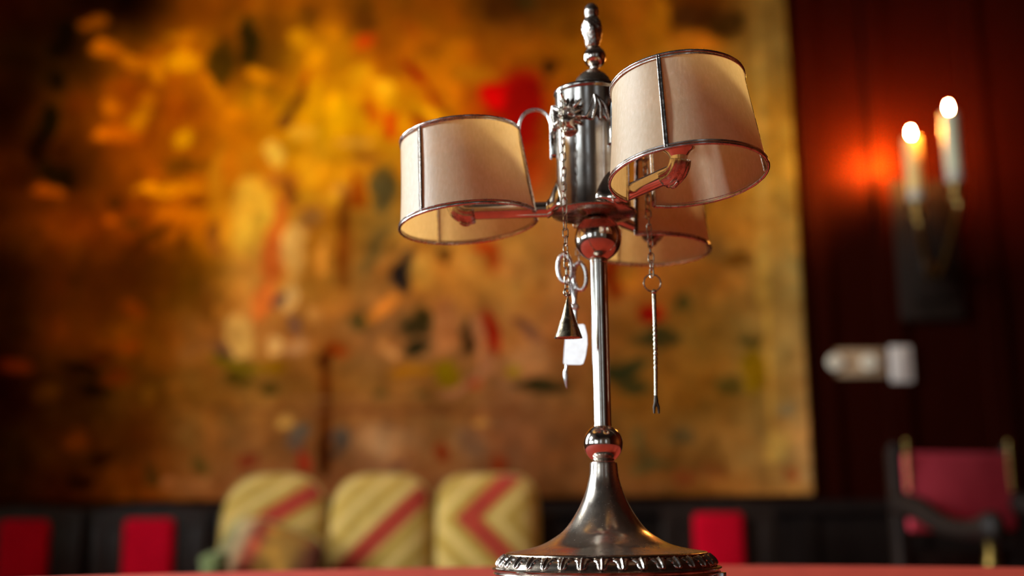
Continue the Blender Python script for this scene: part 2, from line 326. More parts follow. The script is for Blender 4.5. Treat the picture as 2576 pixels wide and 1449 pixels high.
# woven figures: centre x, y, half sizes, turn (deg), dye, cover
BLOBS = [
 (165,90,24,48,20,(22,10,0)),(140,125,25,22,0,(22,10,0)),(140,200,22,30,0,(22,10,0)),(122,305,28,40,0,(22,12,0)),(105,345,24,26,0,(24,10,0)),
 (230,60,40,19,0,(150,75,3)),(240,92,45,11,8,(88,44,3)),(262,130,40,20,0,(180,92,2)),(335,150,40,20,14,(188,104,2)),(462,90,40,15,0,(195,110,2)),
 (462,145,42,27,-5,(238,158,2)),(392,170,24,30,0,(210,125,2)),(555,165,38,52,20,(75,48,4)),(630,108,21,60,0,(45,30,4)),(530,218,12,58,-33,(205,115,2)),
 (360,257,25,20,0,(205,115,2)),(352,305,24,25,0,(215,130,2)),(458,350,28,28,0,(235,153,2)),(300,335,60,24,0,(200,95,2)),(285,275,24,20,25,(182,94,2)),
 (205,250,34,28,0,(108,46,2)),(308,215,36,28,0,(138,63,2)),(430,275,40,30,0,(165,78,2)),(590,280,45,20,30,(208,116,3)),
 (655,190,29,18,0,(215,130,5)),(925,108,32,17,-22,(188,62,2)),(795,140,25,22,0,(225,145,3)),(760,95,30,24,30,(205,130,3)),(838,75,20,22,0,(205,120,3)),
 (785,38,25,32,0,(118,64,3)),(912,42,34,45,0,(105,56,3)),(1030,60,40,20,20,(150,75,5)),(850,290,22,60,-8,(243,168,2)),(790,252,19,45,12,(232,158,10)),
 (905,190,40,30,-20,(212,140,12)),(965,222,27,25,0,(242,172,25)),(765,205,12,30,15,(182,84,5)),(750,260,10,40,20,(138,80,15)),(722,308,28,14,-30,(122,68,20)),
 (770,335,40,24,0,(230,162,40)),(985,315,14,35,0,(207,60,2)),(940,282,30,18,45,(192,92,2)),(1045,185,36,14,42,(140,15,0)),(1090,242,38,11,60,(132,42,2)),
 (1122,276,20,8,30,(128,70,10)),(1078,278,56,12,34,(224,152,15)),(1250,240,46,36,-15,(205,8,0)),(1315,270,48,90,0,(146,15,0)),(1200,190,60,26,0,(158,92,10)),
 (1375,165,18,25,15,(60,30,8)),(1330,10,26,16,0,(60,40,12)),(1262,25,36,30,0,(78,36,4)),(1055,310,22,14,35,(130,30,0)),(1425,60,40,40,0,(120,62,6)),
 (1755,40,78,30,0,(58,29,8)),(1830,66,45,36,0,(62,36,10)),(1740,110,75,26,0,(158,92,20)),(1655,60,24,70,0,(150,88,14)),
 (150,440,46,25,20,(30,15,0)),(100,376,25,40,0,(25,8,0)),(125,478,40,18,0,(152,66,2)),(290,505,22,15,0,(78,34,3)),(335,560,22,14,0,(84,40,3)),
 (270,552,20,15,0,(168,74,2)),(425,475,86,17,3,(228,138,2)),(470,425,60,15,5,(128,70,3)),(490,505,25,10,0,(138,64,3)),(450,545,60,25,15,(207,106,2)),
 (370,600,60,15,-35,(80,38,2)),(330,640,40,20,-40,(72,30,2)),(460,605,15,25,0,(112,54,5)),(545,480,17,140,6,(192,116,15)),(540,602,17,40,0,(138,76,20)),
 (615,540,36,90,4,(230,162,45)),(640,520,44,80,0,(228,163,45)),(690,390,25,36,-35,(238,174,58)),(795,398,45,50,0,(230,152,20)),(710,455,40,20,0,(182,104,25)),
 (725,485,14,40,-30,(138,74,20)),(700,572,22,72,10,(196,96,25)),(688,655,30,60,12,(192,92,30)),(745,625,30,82,8,(217,158,78)),(783,548,22,18,0,(150,95,40)),
 (860,600,14,110,0,(124,64,15)),(895,480,18,40,0,(148,64,5)),(922,450,10,50,0,(192,117,20)),(800,505,60,15,0,(217,147,30)),(865,485,18,15,0,(197,132,45)),
 (815,640,12,60,0,(205,130,45)),(968,472,34,62,8,(90,72,38)),(950,620,16,70,35,(114,85,40)),(980,645,8,70,50,(177,117,52)),(1012,688,26,46,12,(36,27,26)),
 (1122,640,13,26,0,(72,36,8)),(1060,690,30,40,0,(192,132,52)),(1225,620,32,14,10,(178,64,15)),(1235,652,12,36,0,(160,58,15)),(1180,655,30,40,0,(192,127,52)),
 (890,355,50,10,0,(227,157,50)),(920,390,36,10,0,(148,88,25)),(1130,560,30,60,0,(168,110,40)),(1290,680,50,40,0,(168,108,48)),
 (604,850,38,54,-14,(197,147,72)),(665,762,30,55,15,(197,100,35)),(730,752,22,45,0,(197,147,82)),(705,757,14,25,20,(93,58,46)),(735,820,15,20,0,(108,68,50)),
 (700,870,20,22,0,(214,158,88)),(750,872,30,20,0,(162,112,67)),(787,800,24,20,0,(187,122,55)),(560,790,40,14,-28,(165,100,30)),(520,760,16,55,-10,(120,66,15)),
 (500,870,60,20,-20,(135,80,30)),(845,882,28,18,0,(136,52,10)),(820,912,17,20,0,(62,24,2)),
 (905,806,28,18,0,(68,53,20)),(965,782,55,14,-38,(187,112,40)),(960,862,20,38,0,(167,107,52)),(982,882,30,14,18,(182,122,67)),(1040,820,40,25,-10,(56,41,18)),
 (1050,872,36,18,0,(38,31,15)),(1068,792,22,20,0,(54,40,15)),(1120,830,22,80,0,(157,97,52)),(1172,842,12,42,0,(52,33,15)),(1235,838,17,56,-8,(137,16,5)),
 (1212,925,20,34,10,(152,98,62)),(1160,972,50,14,-20,(152,97,62)),(1200,972,18,14,0,(137,48,25)),(1200,850,11,70,0,(168,107,67)),(1330,840,60,12,40,(100,60,40)),
 (1340,905,48,48,0,(157,102,57)),(1360,972,62,17,-5,(42,34,15)),(1050,937,62,14,0,(152,97,15)),(1125,937,25,30,0,(112,86,5)),(1290,937,20,14,0,(137,102,15)),
 (960,986,25,12,0,(84,62,22)),(1065,990,18,10,0,(74,58,22)),(1000,1031,300,5,0,(112,64,30)),(450,1031,160,5,0,(92,48,12)),(975,1074,15,13,0,(88,56,35)),
 (760,1090,25,22,0,(84,70,56)),(740,1120,22,18,0,(84,65,52)),(765,1157,22,25,0,(132,38,20)),(718,1062,26,16,0,(172,122,57)),(862,1100,15,26,0,(73,58,46)),
 (850,1132,15,12,0,(62,50,40)),(960,1110,70,40,0,(152,107,67)),(1005,1172,20,11,-40,(98,63,46)),(1110,1137,18,22,0,(122,43,15)),(1255,1165,20,30,0,(122,48,20)),
 (1205,1067,18,12,0,(167,117,57)),(1190,1112,30,28,0,(113,77,50)),(625,1165,22,26,0,(112,43,20)),(560,880,30,14,30,(98,62,40)),(590,915,60,14,15,(100,80,5)),
 (690,920,40,14,0,(140,92,8)),(600,955,30,16,10,(76,54,8)),(675,985,22,16,0,(72,52,14)),(440,975,28,14,0,(134,78,22)),(375,985,26,24,0,(104,62,12)),
 (380,1195,16,30,0,(64,38,10)),(420,1215,30,14,0,(132,78,38)),(495,1220,36,14,0,(138,84,42)),(480,1100,40,30,0,(112,70,26)),(505,1170,22,30,0,(84,60,20)),
 (1860,655,40,20,0,(98,57,15)),(1720,760,25,25,0,(74,55,20)),(1635,790,30,26,0,(122,14,5)),(1650,850,56,17,-10,(58,47,20)),(1570,932,60,24,-15,(47,41,18)),
 (1590,972,40,18,0,(56,45,18)),(1890,860,36,17,0,(84,65,25)),(1840,972,36,19,0,(73,55,18)),(1900,932,25,50,0,(122,87,8)),(1550,690,25,60,0,(122,38,5)),
 (1590,700,25,30,0,(160,92,25)),(1720,1092,26,22,0,(78,58,30)),(1640,1172,52,14,0,(83,65,32)),(1610,1120,14,46,0,(88,66,32)),(1720,1202,30,19,0,(116,58,25)),
 (2000,1192,14,14,0,(132,62,25)),(1985,1030,20,24,0,(114,90,56)),(1960,1122,30,40,0,(162,122,57)),(1850,706,26,14,0,(152,97,36)),(1800,620,30,40,0,(118,76,30)),
 (1915,620,8,300,-2,(176,128,52)),(2010,1225,30,10,0,(160,106,46)),(1790,1180,40,22,0,(104,60,26)),
 (210,930,60,20,18,(30,12,0)),(245,985,40,16,15,(22,9,0)),(40,925,45,26,0,(84,24,0)),(120,985,40,24,0,(62,28,2)),(195,1110,35,34,0,(88,36,3)),
 (265,1150,40,14,-30,(34,12,1)),(200,1215,30,12,0,(24,8,1)),(290,950,36,22,0,(90,36,2)),(250,900,30,14,0,(66,24,1)),(330,780,30,22,0,(112,46,1)),(300,870,40,14,0,(112,48,2)),
]
STRAIGHT = [(818,1030,13,150,0,(80,33,5)),(814,1140,15,60,0,(54,22,3)),(868,600,13,130,0,(122,62,14)),(1925,620,9,560,-2,(172,124,52)),(1000,1033,420,5,0,(110,62,30)),(1000,1002,420,4,0,(128,80,42))]
def woven_look(X, Y):
    """look of the weave, light and shade included, at photo pixel X, Y (linear rgb)"""
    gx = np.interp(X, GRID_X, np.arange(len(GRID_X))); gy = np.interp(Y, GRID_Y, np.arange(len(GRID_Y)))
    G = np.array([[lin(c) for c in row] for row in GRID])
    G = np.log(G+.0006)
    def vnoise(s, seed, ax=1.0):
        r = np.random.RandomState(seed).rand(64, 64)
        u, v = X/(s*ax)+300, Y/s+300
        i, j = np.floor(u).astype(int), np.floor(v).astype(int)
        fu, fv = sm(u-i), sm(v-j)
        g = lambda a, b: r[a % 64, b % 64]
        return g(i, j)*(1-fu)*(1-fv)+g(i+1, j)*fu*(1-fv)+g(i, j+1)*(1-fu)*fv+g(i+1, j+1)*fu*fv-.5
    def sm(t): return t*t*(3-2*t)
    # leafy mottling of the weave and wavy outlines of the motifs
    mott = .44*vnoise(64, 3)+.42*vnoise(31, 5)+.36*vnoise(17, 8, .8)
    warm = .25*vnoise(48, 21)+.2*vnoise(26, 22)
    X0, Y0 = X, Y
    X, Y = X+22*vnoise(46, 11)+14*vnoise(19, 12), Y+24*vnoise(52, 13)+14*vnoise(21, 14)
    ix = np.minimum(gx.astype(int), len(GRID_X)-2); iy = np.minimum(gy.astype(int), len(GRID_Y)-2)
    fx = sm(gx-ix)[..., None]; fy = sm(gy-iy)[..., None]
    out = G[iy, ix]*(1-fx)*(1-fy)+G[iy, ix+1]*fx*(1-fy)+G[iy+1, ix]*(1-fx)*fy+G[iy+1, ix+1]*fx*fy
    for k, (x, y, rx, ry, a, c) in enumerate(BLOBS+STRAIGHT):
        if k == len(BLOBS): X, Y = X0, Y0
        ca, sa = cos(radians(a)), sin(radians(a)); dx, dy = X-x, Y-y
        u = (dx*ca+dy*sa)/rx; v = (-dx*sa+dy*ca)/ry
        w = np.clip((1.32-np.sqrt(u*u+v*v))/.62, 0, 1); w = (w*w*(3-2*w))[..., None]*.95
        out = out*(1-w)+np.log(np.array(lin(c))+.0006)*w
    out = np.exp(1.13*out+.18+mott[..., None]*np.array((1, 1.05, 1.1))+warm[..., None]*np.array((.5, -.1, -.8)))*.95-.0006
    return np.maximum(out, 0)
#ILLUM-BEGIN
def illum(X, Z):
    C = np.array([[0.496, 0.678, -0.462, -0.338, -0.113, 0.319, -0.61, -0.625, 0.205, -0.417, 0.145, -2.099, 0.684, -0.673, -1.549, 2.137, 1.636, 0.104, 0.413, -0.097, 0.175], [0.099, 0.506, -0.342, -0.222, -0.115, 0.127, -0.376, -0.708, 0.322, -0.109, -0.004, -2.363, 0.589, -0.505, -0.989, 2.388, 1.331, 0.101, 0.795, -0.466, -0.673], [-0.351, 0.191, -0.255, -0.053, -0.062, -0.031, 0.114, -0.484, 0.293, 0.125, -0.049, -3.212, 0.477, -0.133, -0.355, 3.177, 0.754, -0.08, 2.244, -0.673, -2.789]])
    u = np.clip((X+.6)/1.9, -.95, .97); v = np.clip((Z-2.0)/1.2, -.93, .93)
    B = np.stack([u**i*v**j for i in range(6) for j in range(6-i)], -1)
    return np.maximum(np.exp(B @ C.T)-.003, .01)
#ILLUM-END
def make_tapestry():
    nx, nz = 330, 216
    xs = np.linspace(TX0, TX1, nx); zs = np.linspace(TZ0, TZ1, nz)
    XX, ZZ = np.meshgrid(xs, zs)
    YY = TY+.004*np.sin(XX*7.3+.4)+.003*np.sin(XX*17+ZZ*1.3)
    # plane point -> photo pixel (where the woven motif is seen)
    dx, dy, dz = XX, np.full_like(XX, TY), ZZ-CAMZ
    zc = dx*_F.x+dy*_F.y+dz*_F.z
    PX = W/2+FPX*(dx*_R.x+dy*_R.y+dz*_R.z)/zc; PY = HH/2-FPX*(dx*_U.x+dy*_U.y+dz*_U.z)/zc
    col = np.clip(woven_look(PX, PY)/illum(XX, ZZ), .0015, .92)  # dye makes up for the scene light; leftover light and shade stay in the colour
    if CALIB: col = np.full_like(col, .5)
    me = bpy.data.meshes.new('tapestry')
    V = np.stack([XX, YY-TY, ZZ-TZ0], -1).reshape(-1, 3)
    idx = np.arange(nx*nz).reshape(nz, nx)
    Fc = np.stack([idx[:-1, :-1], idx[:-1, 1:], idx[1:, 1:], idx[1:, :-1]], -1).reshape(-1, 4)
    me.from_pydata(V.tolist(), [], Fc.tolist())
    at_ = me.attributes.new('dye_and_light', 'FLOAT_COLOR', 'POINT')
    rgba = np.concatenate([col.reshape(-1, 3), np.ones((nx*nz, 1))], 1).astype(np.float32)
    at_.data.foreach_set('color', rgba.ravel())
    for p in me.polygons: p.use_smooth = True
    m, nt, b = mat('woven_wool')
    a = nt.nodes.new('ShaderNodeAttribute'); a.attribute_name = 'dye_and_light'
    b.inputs['Roughness'].default_value = 1; b.inputs['Specular IOR Level'].default_value = 0
    if CALIB:
        nt.links.new(a.outputs['Color'], b.inputs['Base Color'])
    else:
        n = noise(nt, 60, 5, .7, stretch=(1, 1, 2.2))
        r = ramp(nt, n.outputs['Fac'], [(.25, (.72, .72, .72)), (.75, (1.28, 1.28, 1.28))])
        mx = nt.nodes.new('ShaderNodeMix'); mx.data_type = 'RGBA'; mx.blend_type = 'MULTIPLY'; mx.inputs['Factor'].default_value = 1
        nt.links.new(a.outputs['Color'], mx.inputs['A']); nt.links.new(r.outputs[0], mx.inputs['B'])
        nt.links.new(mx.outputs['Result'], b.inputs['Base Color'])
        wv = nt.nodes.new('ShaderNodeTexWave'); wv.inputs['Scale'].default_value = 90; wv.bands_direction = 'Z'
        tc = nt.nodes.new('ShaderNodeTexCoord'); nt.links.new(tc.outputs['Object'], wv.inputs['Vector'])
        bump(nt, b, wv.outputs['Color'], .25, .002)
    me.materials.append(m)
    o = bpy.data.objects.new('tapestry', me); COL.objects.link(o); o.location = (0, TY, TZ0)
    sd = o.modifiers.new('thickness', 'SOLIDIFY'); sd.thickness = .012; sd.offset = -1
    tag(o, 'large woven tapestry with robed figures hanging on the back wall', 'tapestry')
make_tapestry()

# ================================================================== TABLE AND CLOTH
TCX, TCY, TR = .035, .445, 1.238
def round_table():
    t = Thing('round_table', (TCX, TCY, 0), 'large round table hidden under the red tablecloth', 'table')
    b = nb(); lathe(b, [(0.001, .722), (TR-.03, .722), (TR-.012, .728), (TR-.010, .748), (TR-.02, .752), (.001, .752)], (TCX, TCY, 0), 96)
    t.part('tabletop', b, WOOD2)
    b = nb(); lathe(b, smoothp([(.30, .0), (.31, .05), (.12, .10), (.075, .2), (.11, .35), (.07, .5), (.09, .62), (.22, .70), (.24, .722)], 5), (TCX, TCY, 0), 40, cap0=True)
    t.part('pedestal', b, WOOD2)
    b = nb(); n = 240; rings = []
    prof = [(0.02, TABLE), (.3, TABLE), (.6, TABLE), (.9, TABLE), (1.1, TABLE), (TR-.03, TABLE), (TR-.008, TABLE-.002), (TR, TABLE-.010), (TR+.004, TABLE-.04), (TR+.012, TABLE-.14), (TR+.02, TABLE-.30)]
    for k, (r, z) in enumerate(prof):
        ring = []
        for i in range(n):
            a = 2*PI*i/n
            dr = max(0, k-7)*.010*(sin(a*26)+.4*sin(a*41+1))
            ring.append(b.verts.new((TCX+(r+dr)*cos(a), TCY+(r+dr)*sin(a), z)))
        rings.append(ring)
    for p, q in zip(rings, rings[1:]):
        for i in range(n): b.faces.new((p[i], p[(i+1) % n], q[(i+1) % n], q[i]))
    b.faces.new(rings[0])
    o = finish('tablecloth', b, TABLECLOTH, None, (TCX, TCY, TABLE), 60, mods=[('SOLIDIFY', dict(thickness=.006, offset=-1))]); o.location = (TCX, TCY, TABLE)
    for p in o.data.polygons:
        if p.normal.z < -.5: p.flip()
    tag(o, 'red cloth covering the round table under the lamp', 'tablecloth')
round_table()
BASEZ = TABLE+.0008

# ================================================================== THE LAMP
AX, AY = .0778, 1.0        # stem axis
RXC = .0745                # the oil reservoir sits a little to the left of the stem
def cyl(az, r, z, cx=RXC, cy=AY): return Vector((cx+r*cos(az), cy+r*sin(az), z))
def lamp():
    L = Thing('table_lamp', (AX, AY, BASEZ), 'silver three-armed table lamp with parchment shades standing on the table', 'lamp')
    C = (AX, AY, 0)
    # --- foot
    b = nb()
    flare = [(.0090, .8778), (.0108, .8768), (.0117, .8751), (.0130, .8629), (.0175, .8480), (.0248, .8335), (.0346, .8200), (.0453, .8121), (.0565, .8066), (.0702, .8032), (.0835, .8011)]
    prof = smoothp(flare, 6)
    lathe(b, prof, C, 128, cap0=True)
    foot = L.part('foot', b, FOOTM, smooth=60)
    b = nb()
    lathe(b, [(.0830, .8010), (.0846, .8010), (.0858, .8003), (.0862, .7992), (.0856, .7982), (.0848, .7978)]+smoothp([(.0856, .7976), (.0882, .7962), (.0908, .7936), (.0926, .7908), (.0936, .7893)], 4)
          + [(.0966, .7888), (.0973, .7880), (.0966, .7871), (.0946, .7866), (.0946, .7856), (.0958, .7852), (.0962, .7842), (.0955, .7832), (.0942, .7828), (.0942, .7700), (.0985, .7680), (.0995, .7655), (.0990, BASEZ+.0002), (.08, BASEZ+.0002)], C, 144)
    band = L.part('band', b, SILVER_BAND, foot, smooth=35)
    # acanthus leaves on the convex band
    b = nb(); NL = 36
    bp = [Vector((p[0], p[1])) for p in smoothp([(.0853, .7984), (.0882, .7962), (.0908, .7936), (.0926, .7908), (.0936, .7890)], 8)]
    def bandpt(v):
        f = v*(len(bp)-1); i = min(int(f), len(bp)-2); q = bp[i].lerp(bp[i+1], f-i); d = (bp[i+1]-bp[i]).normalized()
        return q, Vector((-d.y, d.x)) if d.x*0-d.y > 0 else Vector((d.y, -d.x))
    for k in range(NL):
        a0 = 2*PI*(k+.36)/NL
        nu, nv = 20, 18; grid = []
        for j in range(nv+1):
            v = j/nv
            if v < .42: w = .84+.16*sin(v/.42*PI*1.5+.3)
            elif v < .52: w = .86-(v-.42)*3.2
            else: w = .60*sqrt(max(0, 1-((v-.55)/.46)**2)) if v > .55 else .58
            row = []
            for i in range(nu+1):
                u = -1+2*i/nu
                q, nr = bandpt(.02+.86*v)
                ridge = (.0012*(1-abs(u)**2)+.0006*cos(u*PI*3)*(1-u*u)+.0006*math.exp(-(u/.12)**2))*(1-v**5)
                curl = .0010*v**3*(1-u*u)
                off = (ridge+curl)*(0 if abs(u) == 1 else 1)*(1 if 0 < j < nv else .3)+(-.0003 if abs(u) == 1 else .0002)
                r = q.x+nr.x*off; z = q.y+nr.y*off
                a = a0+u*w*.47*2*PI/NL
                row.append(b.verts.new((AX+r*cos(a), AY+r*sin(a), z)))
            grid.append(row)
        for j in range(nv):
            for i in range(nu): b.faces.new((grid[j][i], grid[j][i+1], grid[j+1][i+1], grid[j+1][i]))
    L.part('acanthus_border', b, SILVER_O, foot, smooth=50)
    for phi in (-47, 72, 190):
        az = radians(-94.4+phi); R3 = rotz(az)
        b = nb()
        bbox(b, Vector((AX, AY, .7768))+R3 @ Vector((.0980, 0, 0)), (.0075, .0105, .0165), .0006, R3)
        pts = smoothp([Vector((.0948, s, z)) for s, z in ((.0052, .7840), (.0066, .7832), (.0076, .7812), (.0080, .777))], 4)
        tube(b, [Vector((AX, AY, 0))+R3 @ p for p in pts], .0011, 8)
        L.part('clip', b, BRIGHT, foot, 'bright steel clip')
    # --- stem
    b = nb(); lathe(b, [(.0080, .8775), (.0086, .8790)]+[(.0171*cos(t), .8925+.0171*sin(t)) for t in np.linspace(radians(-58), radians(62), 28)]+[(.0080, .9085)], C, 72)
    L.part('lower_knop', b, SILVER, smooth=50)
    b = nb(); lathe(b, [(.0077, .905), (.0077, 1.0530), (.0081, 1.0533), (.0081, 1.0552), (.0075, 1.0557)], C, 72)
    L.part('stem', b, SILVER, smooth=30)
    b = nb(); lathe(b, [(.0074, 1.0550)]+[(.0213*cos(t), 1.0760+.0213*sin(t)) for t in np.linspace(radians(-70), radians(72), 40)]+[(.0066, 1.0970), (.0066, 1.0990)], C, 80)
    L.part('upper_knop', b, SILVER, smooth=50)
    # --- drip tray and reservoir
    CR = (RXC, AY, 0)
    b = nb(); lathe(b, [(.006, 1.0962), (.013, 1.0957), (.0145, 1.0964), (.0240, 1.0958), (.0330, 1.0964), (.0378, 1.0976), (.0386, 1.0990), (.0378, 1.1002), (.034, 1.1006), (.004, 1.1008)], CR, 96)
    L.part('drip_tray', b, SILVER_B, smooth=40)
    b = nb()
    lathe(b, [(.0345, 1.1006), (.0342, 1.104), (.0334, 1.112), (.0333, 1.1190), (.0333, 1.2080), (.0338, 1.2095), (.0345, 1.2105), (.0347, 1.2122), (.0342, 1.2136), (.0330, 1.2140), (.024, 1.2150), (.017, 1.2165)], CR, 120, cap1=False)
    res = L.part('reservoir', b, RESM, smooth=35)
    b = nb(); lathe(b, [(.0185, 1.2160), (.0178, 1.2190), (.0182, 1.2200)]+smoothp([(.0172, 1.2225), (.0145, 1.2280), (.0095, 1.2330), (.0045, 1.2355), (.0034, 1.2372)], 4), (AX-.001, AY, 0), 64)
    L.part('lid', b, SILVER_B, smooth=50)
    # --- finial: ball and carved figure
    b = nb(); lathe(b, [(.0034, 1.2368), (.0040, 1.2382)]+[(.0106*cos(t), 1.2486+.0106*sin(t)) for t in np.linspace(radians(-68), radians(58), 26)]+[(.0056, 1.2588)], (AX+.0010, AY, 0), 48)
    fin = L.part('finial', b, SILVER, smooth=50)
    b = nb()
    fp = smoothp([(.0050, 1.2580), (.0062, 1.2600), (.0072, 1.2650), (.0090, 1.2730), (.0093, 1.2780), (.0086, 1.2830), (.0064, 1.2872), (.0068, 1.2905), (.0071, 1.2945), (.0060, 1.2985), (.0034, 1.3012), (.0006, 1.3020)], 5)
    nf = 56; rings = []
    for j, p in enumerate(fp):
        r, z = p[0], p[1]; ring = []
        for i in range(nf):
            a = 2*PI*i/nf
            k = 1.0
            if z < 1.2872: k += .075*sin(a*5+(z-1.258)*240)*sin((z-1.258)/.029*PI)+.045*sin(a*9)*sin((z-1.258)*1300)
            else: k += .06*cos(2*(a-1.2))+.10*max(0, cos(a+1.8))**3*math.exp(-((z-1.2935)/.003)**2)
            ring.append(b.verts.new((AX-.0006+r*k*cos(a), AY+r*k*sin(a), z)))
        rings.append(ring)
    for p, q in zip(rings, rings[1:]):
        for i in range(nf): b.faces.new((p[i], p[(i+1) % nf], q[(i+1) % nf], q[i]))
    b.faces.new(rings[-1]); b.faces.new(rings[0])
    L.part('carved_figure', b, SILVER_O, fin, smooth=60)
    # --- arms
    for az_d, REACH in ((175, .1240), (-62, .1300), (56, .1240)):
        az = radians(az_d); d = Vector((cos(az), sin(az), 0)); s = Vector((-sin(az), cos(az), 0)); up = Vector((0, 0, 1))
        zc = 1.1042; ra = .0071
        b = nb()
        c0 = Vector((RXC, AY, zc))
        # flared root against the reservoir, narrowing into the straight tube
        secs = [(.029, .0170, .0300, .02, .0035), (.0335, .0158, .0262, .018, .0035), (.0360, .0135, .0205, .012, .0045), (.0385, .0108, .0140, .006, .0062), (.0405, .0088, .0098, .002, .0076), (.0418, .0083, .0085, 0, .0083), (.0424, .0072, .0072, 0, .0072)]
        n = 28; rings = []
        for dist, hw, hu, dz, hd in secs:
            ring = []
            for i in range(n):
                a = 2*PI*i/n
                zz = sin(a)*(hu if sin(a) > 0 else hd)
                ring.append(b.verts.new(c0+d*dist+s*(hw*cos(a)*(1-.35*max(0, sin(a))*min(1, dz*60)))+up*zz))
            rings.append(ring)
        for p, q in zip(rings, rings[1:]):
            for i in range(n): b.faces.new((p[i], p[(i+1) % n], q[(i+1) % n], q[i]))
        # collar seam, tube, elbow, cup
        path = [c0+d*.0405, c0+d*.0440]+[c0+d*x for x in np.linspace(.047, REACH-.010, 10)]
        eb = c0+d*(REACH-.010)
        for t in np.linspace(0, PI/2, 10)[1:]:
            path.append(eb+d*(.0105*sin(t))+up*(.0105*(1-cos(t))))
        path += [path[-1]+up*.0022, path[-1]+up*.0042]
        rr = [ra]*(len(path)-2)+[ra*1.08, ra*1.25]
        tube(b, path, rr, 28)
        bmt = path[-1]
        lathe(b, [(ra*1.0, -.004), (ra*1.3, -.0006), (.0108, .0010), (.0128, .0022), (.0132, .0034), (.0126, .0044), (.006, .0048)], bmt, 40)
        arm = L.part('arm', b, SILVER, smooth=45)
        # leafy shell on the elbow
        b = nb(); nu, nv = 26, 16; g = []
        ec = eb+up*.0105                         # centre of the elbow bend
        for j in range(nv+1):
            v = j/nv; th = -.35+v*1.72
            row = []
            for i in range(nu+1):
                u = -1+2*i/nu
                edge = 1-abs(u)
                flute = .0017*abs(cos(u*PI*3.5))*(1-.5*v)+.0012*edge
                scall = .0030*abs(sin(u*PI*3.5))*(1 if j == 0 else .5 if j == 1 else 0)
                a = u*1.62
                R_ = .0105+(ra+.0012+flute)*cos(a)
                side = (ra+.0012+flute)*sin(a)
                T = th-scall*60*(1/ (1+40*v))*.9
                if T < 0: p = ec+up*(-R_)+d*(T*.0125)
                elif T > PI/2: p = ec+d*R_+up*((T-PI/2)*.0125)
                else: p = ec+d*(R_*sin(T))-up*(R_*cos(T))
                row.append(b.verts.new(p+s*side))
            g.append(row)
        for j in range(nv):
            for i in range(nu): b.faces.new((g[j][i], g[j][i+1], g[j+1][i+1], g[j+1][i]))
        # rolled lip below the shell
        lip = eb-up*(ra+.0028)-d*.0008
        tube(b, smoothp([lip-d*.0016+up*.0016, lip+d*.0014-up*.0016, lip+d*.0052-up*.0014, lip+d*.0085+up*.0008], 5), [.0016]*15+[.0012], 10)
        ball(b, lip-d*.0020+up*.0006, .0021, n=14)
        L.part('shell_ornament', b, SILVER_O, arm, smooth=60, mods=[('SOLIDIFY', dict(thickness=.0006, offset=0))])
        b = nb(); lathe(b, [(.0068, .0046), (.0068, .0240), (.0060, .0245), (.0060, .0200)], bmt, 32, cap1=True)
        L.part('socket', b, WAX, arm, 'cream candle socket')
    # --- shades
    fits = {175: ((-.0386, 1.0086, 1.0924), (-.0899, -.0341), .0627, .0553, .0827, -4.3),
            -62: ((.1442, .8938, 1.1009), (-.0567, -.1180), .0637, .0549, .0842, 122.5),
            56: ((.1345, 1.0979, 1.0867), (.0226, -.0271), .0604, .0520, .0780, 239.5)}
    for az_d, (c, (ta, tb), rb, rt, h, gap) in fits.items():
        M = Matrix.Rotation(tb, 3, 'X') @ Matrix.Rotation(ta, 3, 'Y'); c = Vector(c)
        ga = radians(gap); hw = radians(13.5)
        a0, a1 = ga+hw, ga+2*PI-hw
        P = lambda a, t, dr=0: c+M @ Vector(((rb+(rt-rb)*t+dr)*cos(a), (rb+(rt-rb)*t+dr)*sin(a), h*t))
        b = nb(); nu, nv = 120, 14; g = []
        for j in range(nv+1):
            t = .008+.984*j/nv
            g.append([b.verts.new(P(a0+(a1-a0)*i/nu, t, .0003*sin(9*i/nu+4*t)-.0009*sin(t*PI))) for i in range(nu+1)])
        for j in range(nv):
            for i in range(nu): b.faces.new((g[j][i], g[j][i+1], g[j+1][i+1], g[j+1][i]))
        sh = L.part('lamp_shade', b, PAPER, smooth=80)
        angs = np.linspace(a0, a1, 140)
        for nm, t in (('bottom_rim', 0), ('top_rim', 1)):
            b = nb()
            tube(b, [P(a, t, .0004) for a in angs], .00135, 10)
            tube(b, [P(a, t+(.030 if t == 0 else -.030), .0008) for a in angs], .00075, 8)
            L.part(nm, b, RIMM, sh, 'thin silver rim')
        for a in (a0, a0+(a1-a0)/3, a0+2*(a1-a0)/3, a1):
            b = nb()
            for da in (-.017, .017): tube(b, [P(a+da, t, .0009) for t in np.linspace(0, 1, 12)], .00085, 8)
            tube(b, [P(a, t, -.0011) for t in np.linspace(0, 1, 12)], .0013, 8)
            L.part('rib', b, RIMM, sh, 'thin silver rib')
        # double-wire hook from a sleeve on the reservoir to the shade top
        az = radians(az_d); d = Vector((cos(az), sin(az), 0)); s = Vector((-sin(az), cos(az), 0))
        end = P(ga, 1.0, -.001)
        st = cyl(az, .0375, 1.1640)
        mid = (st+end)/2
        hgt = 1.1985-max(end.z, 1.176)
        b = nb()
        for q in (-1, 1):
            pts = [st-Vector((0, 0, .012)), st+Vector((0, 0, .006))]
            A = st+Vector((0, 0, .0150)); B = end-Vector((0, 0, .000))
            for t in np.linspace(0, 1, 13):
                p = A.lerp(B, .5-.5*cos(t*PI)); p.z = A.z*(1-t)+B.z*t+(1.2000-(A.z+B.z)/2)*sin(t*PI)**.75
                pts.append(p)
            pts += [P(ga, .90, -.001), P(ga, .72, -.0015)]
            tube(b, [Vector(p)+s*(.0026*q) for p in smoothp(pts, 3)], .0010, 8)
        hk = L.part('shade_hook', b, BRIGHT)
        b = nb(); R3 = rotz(az)
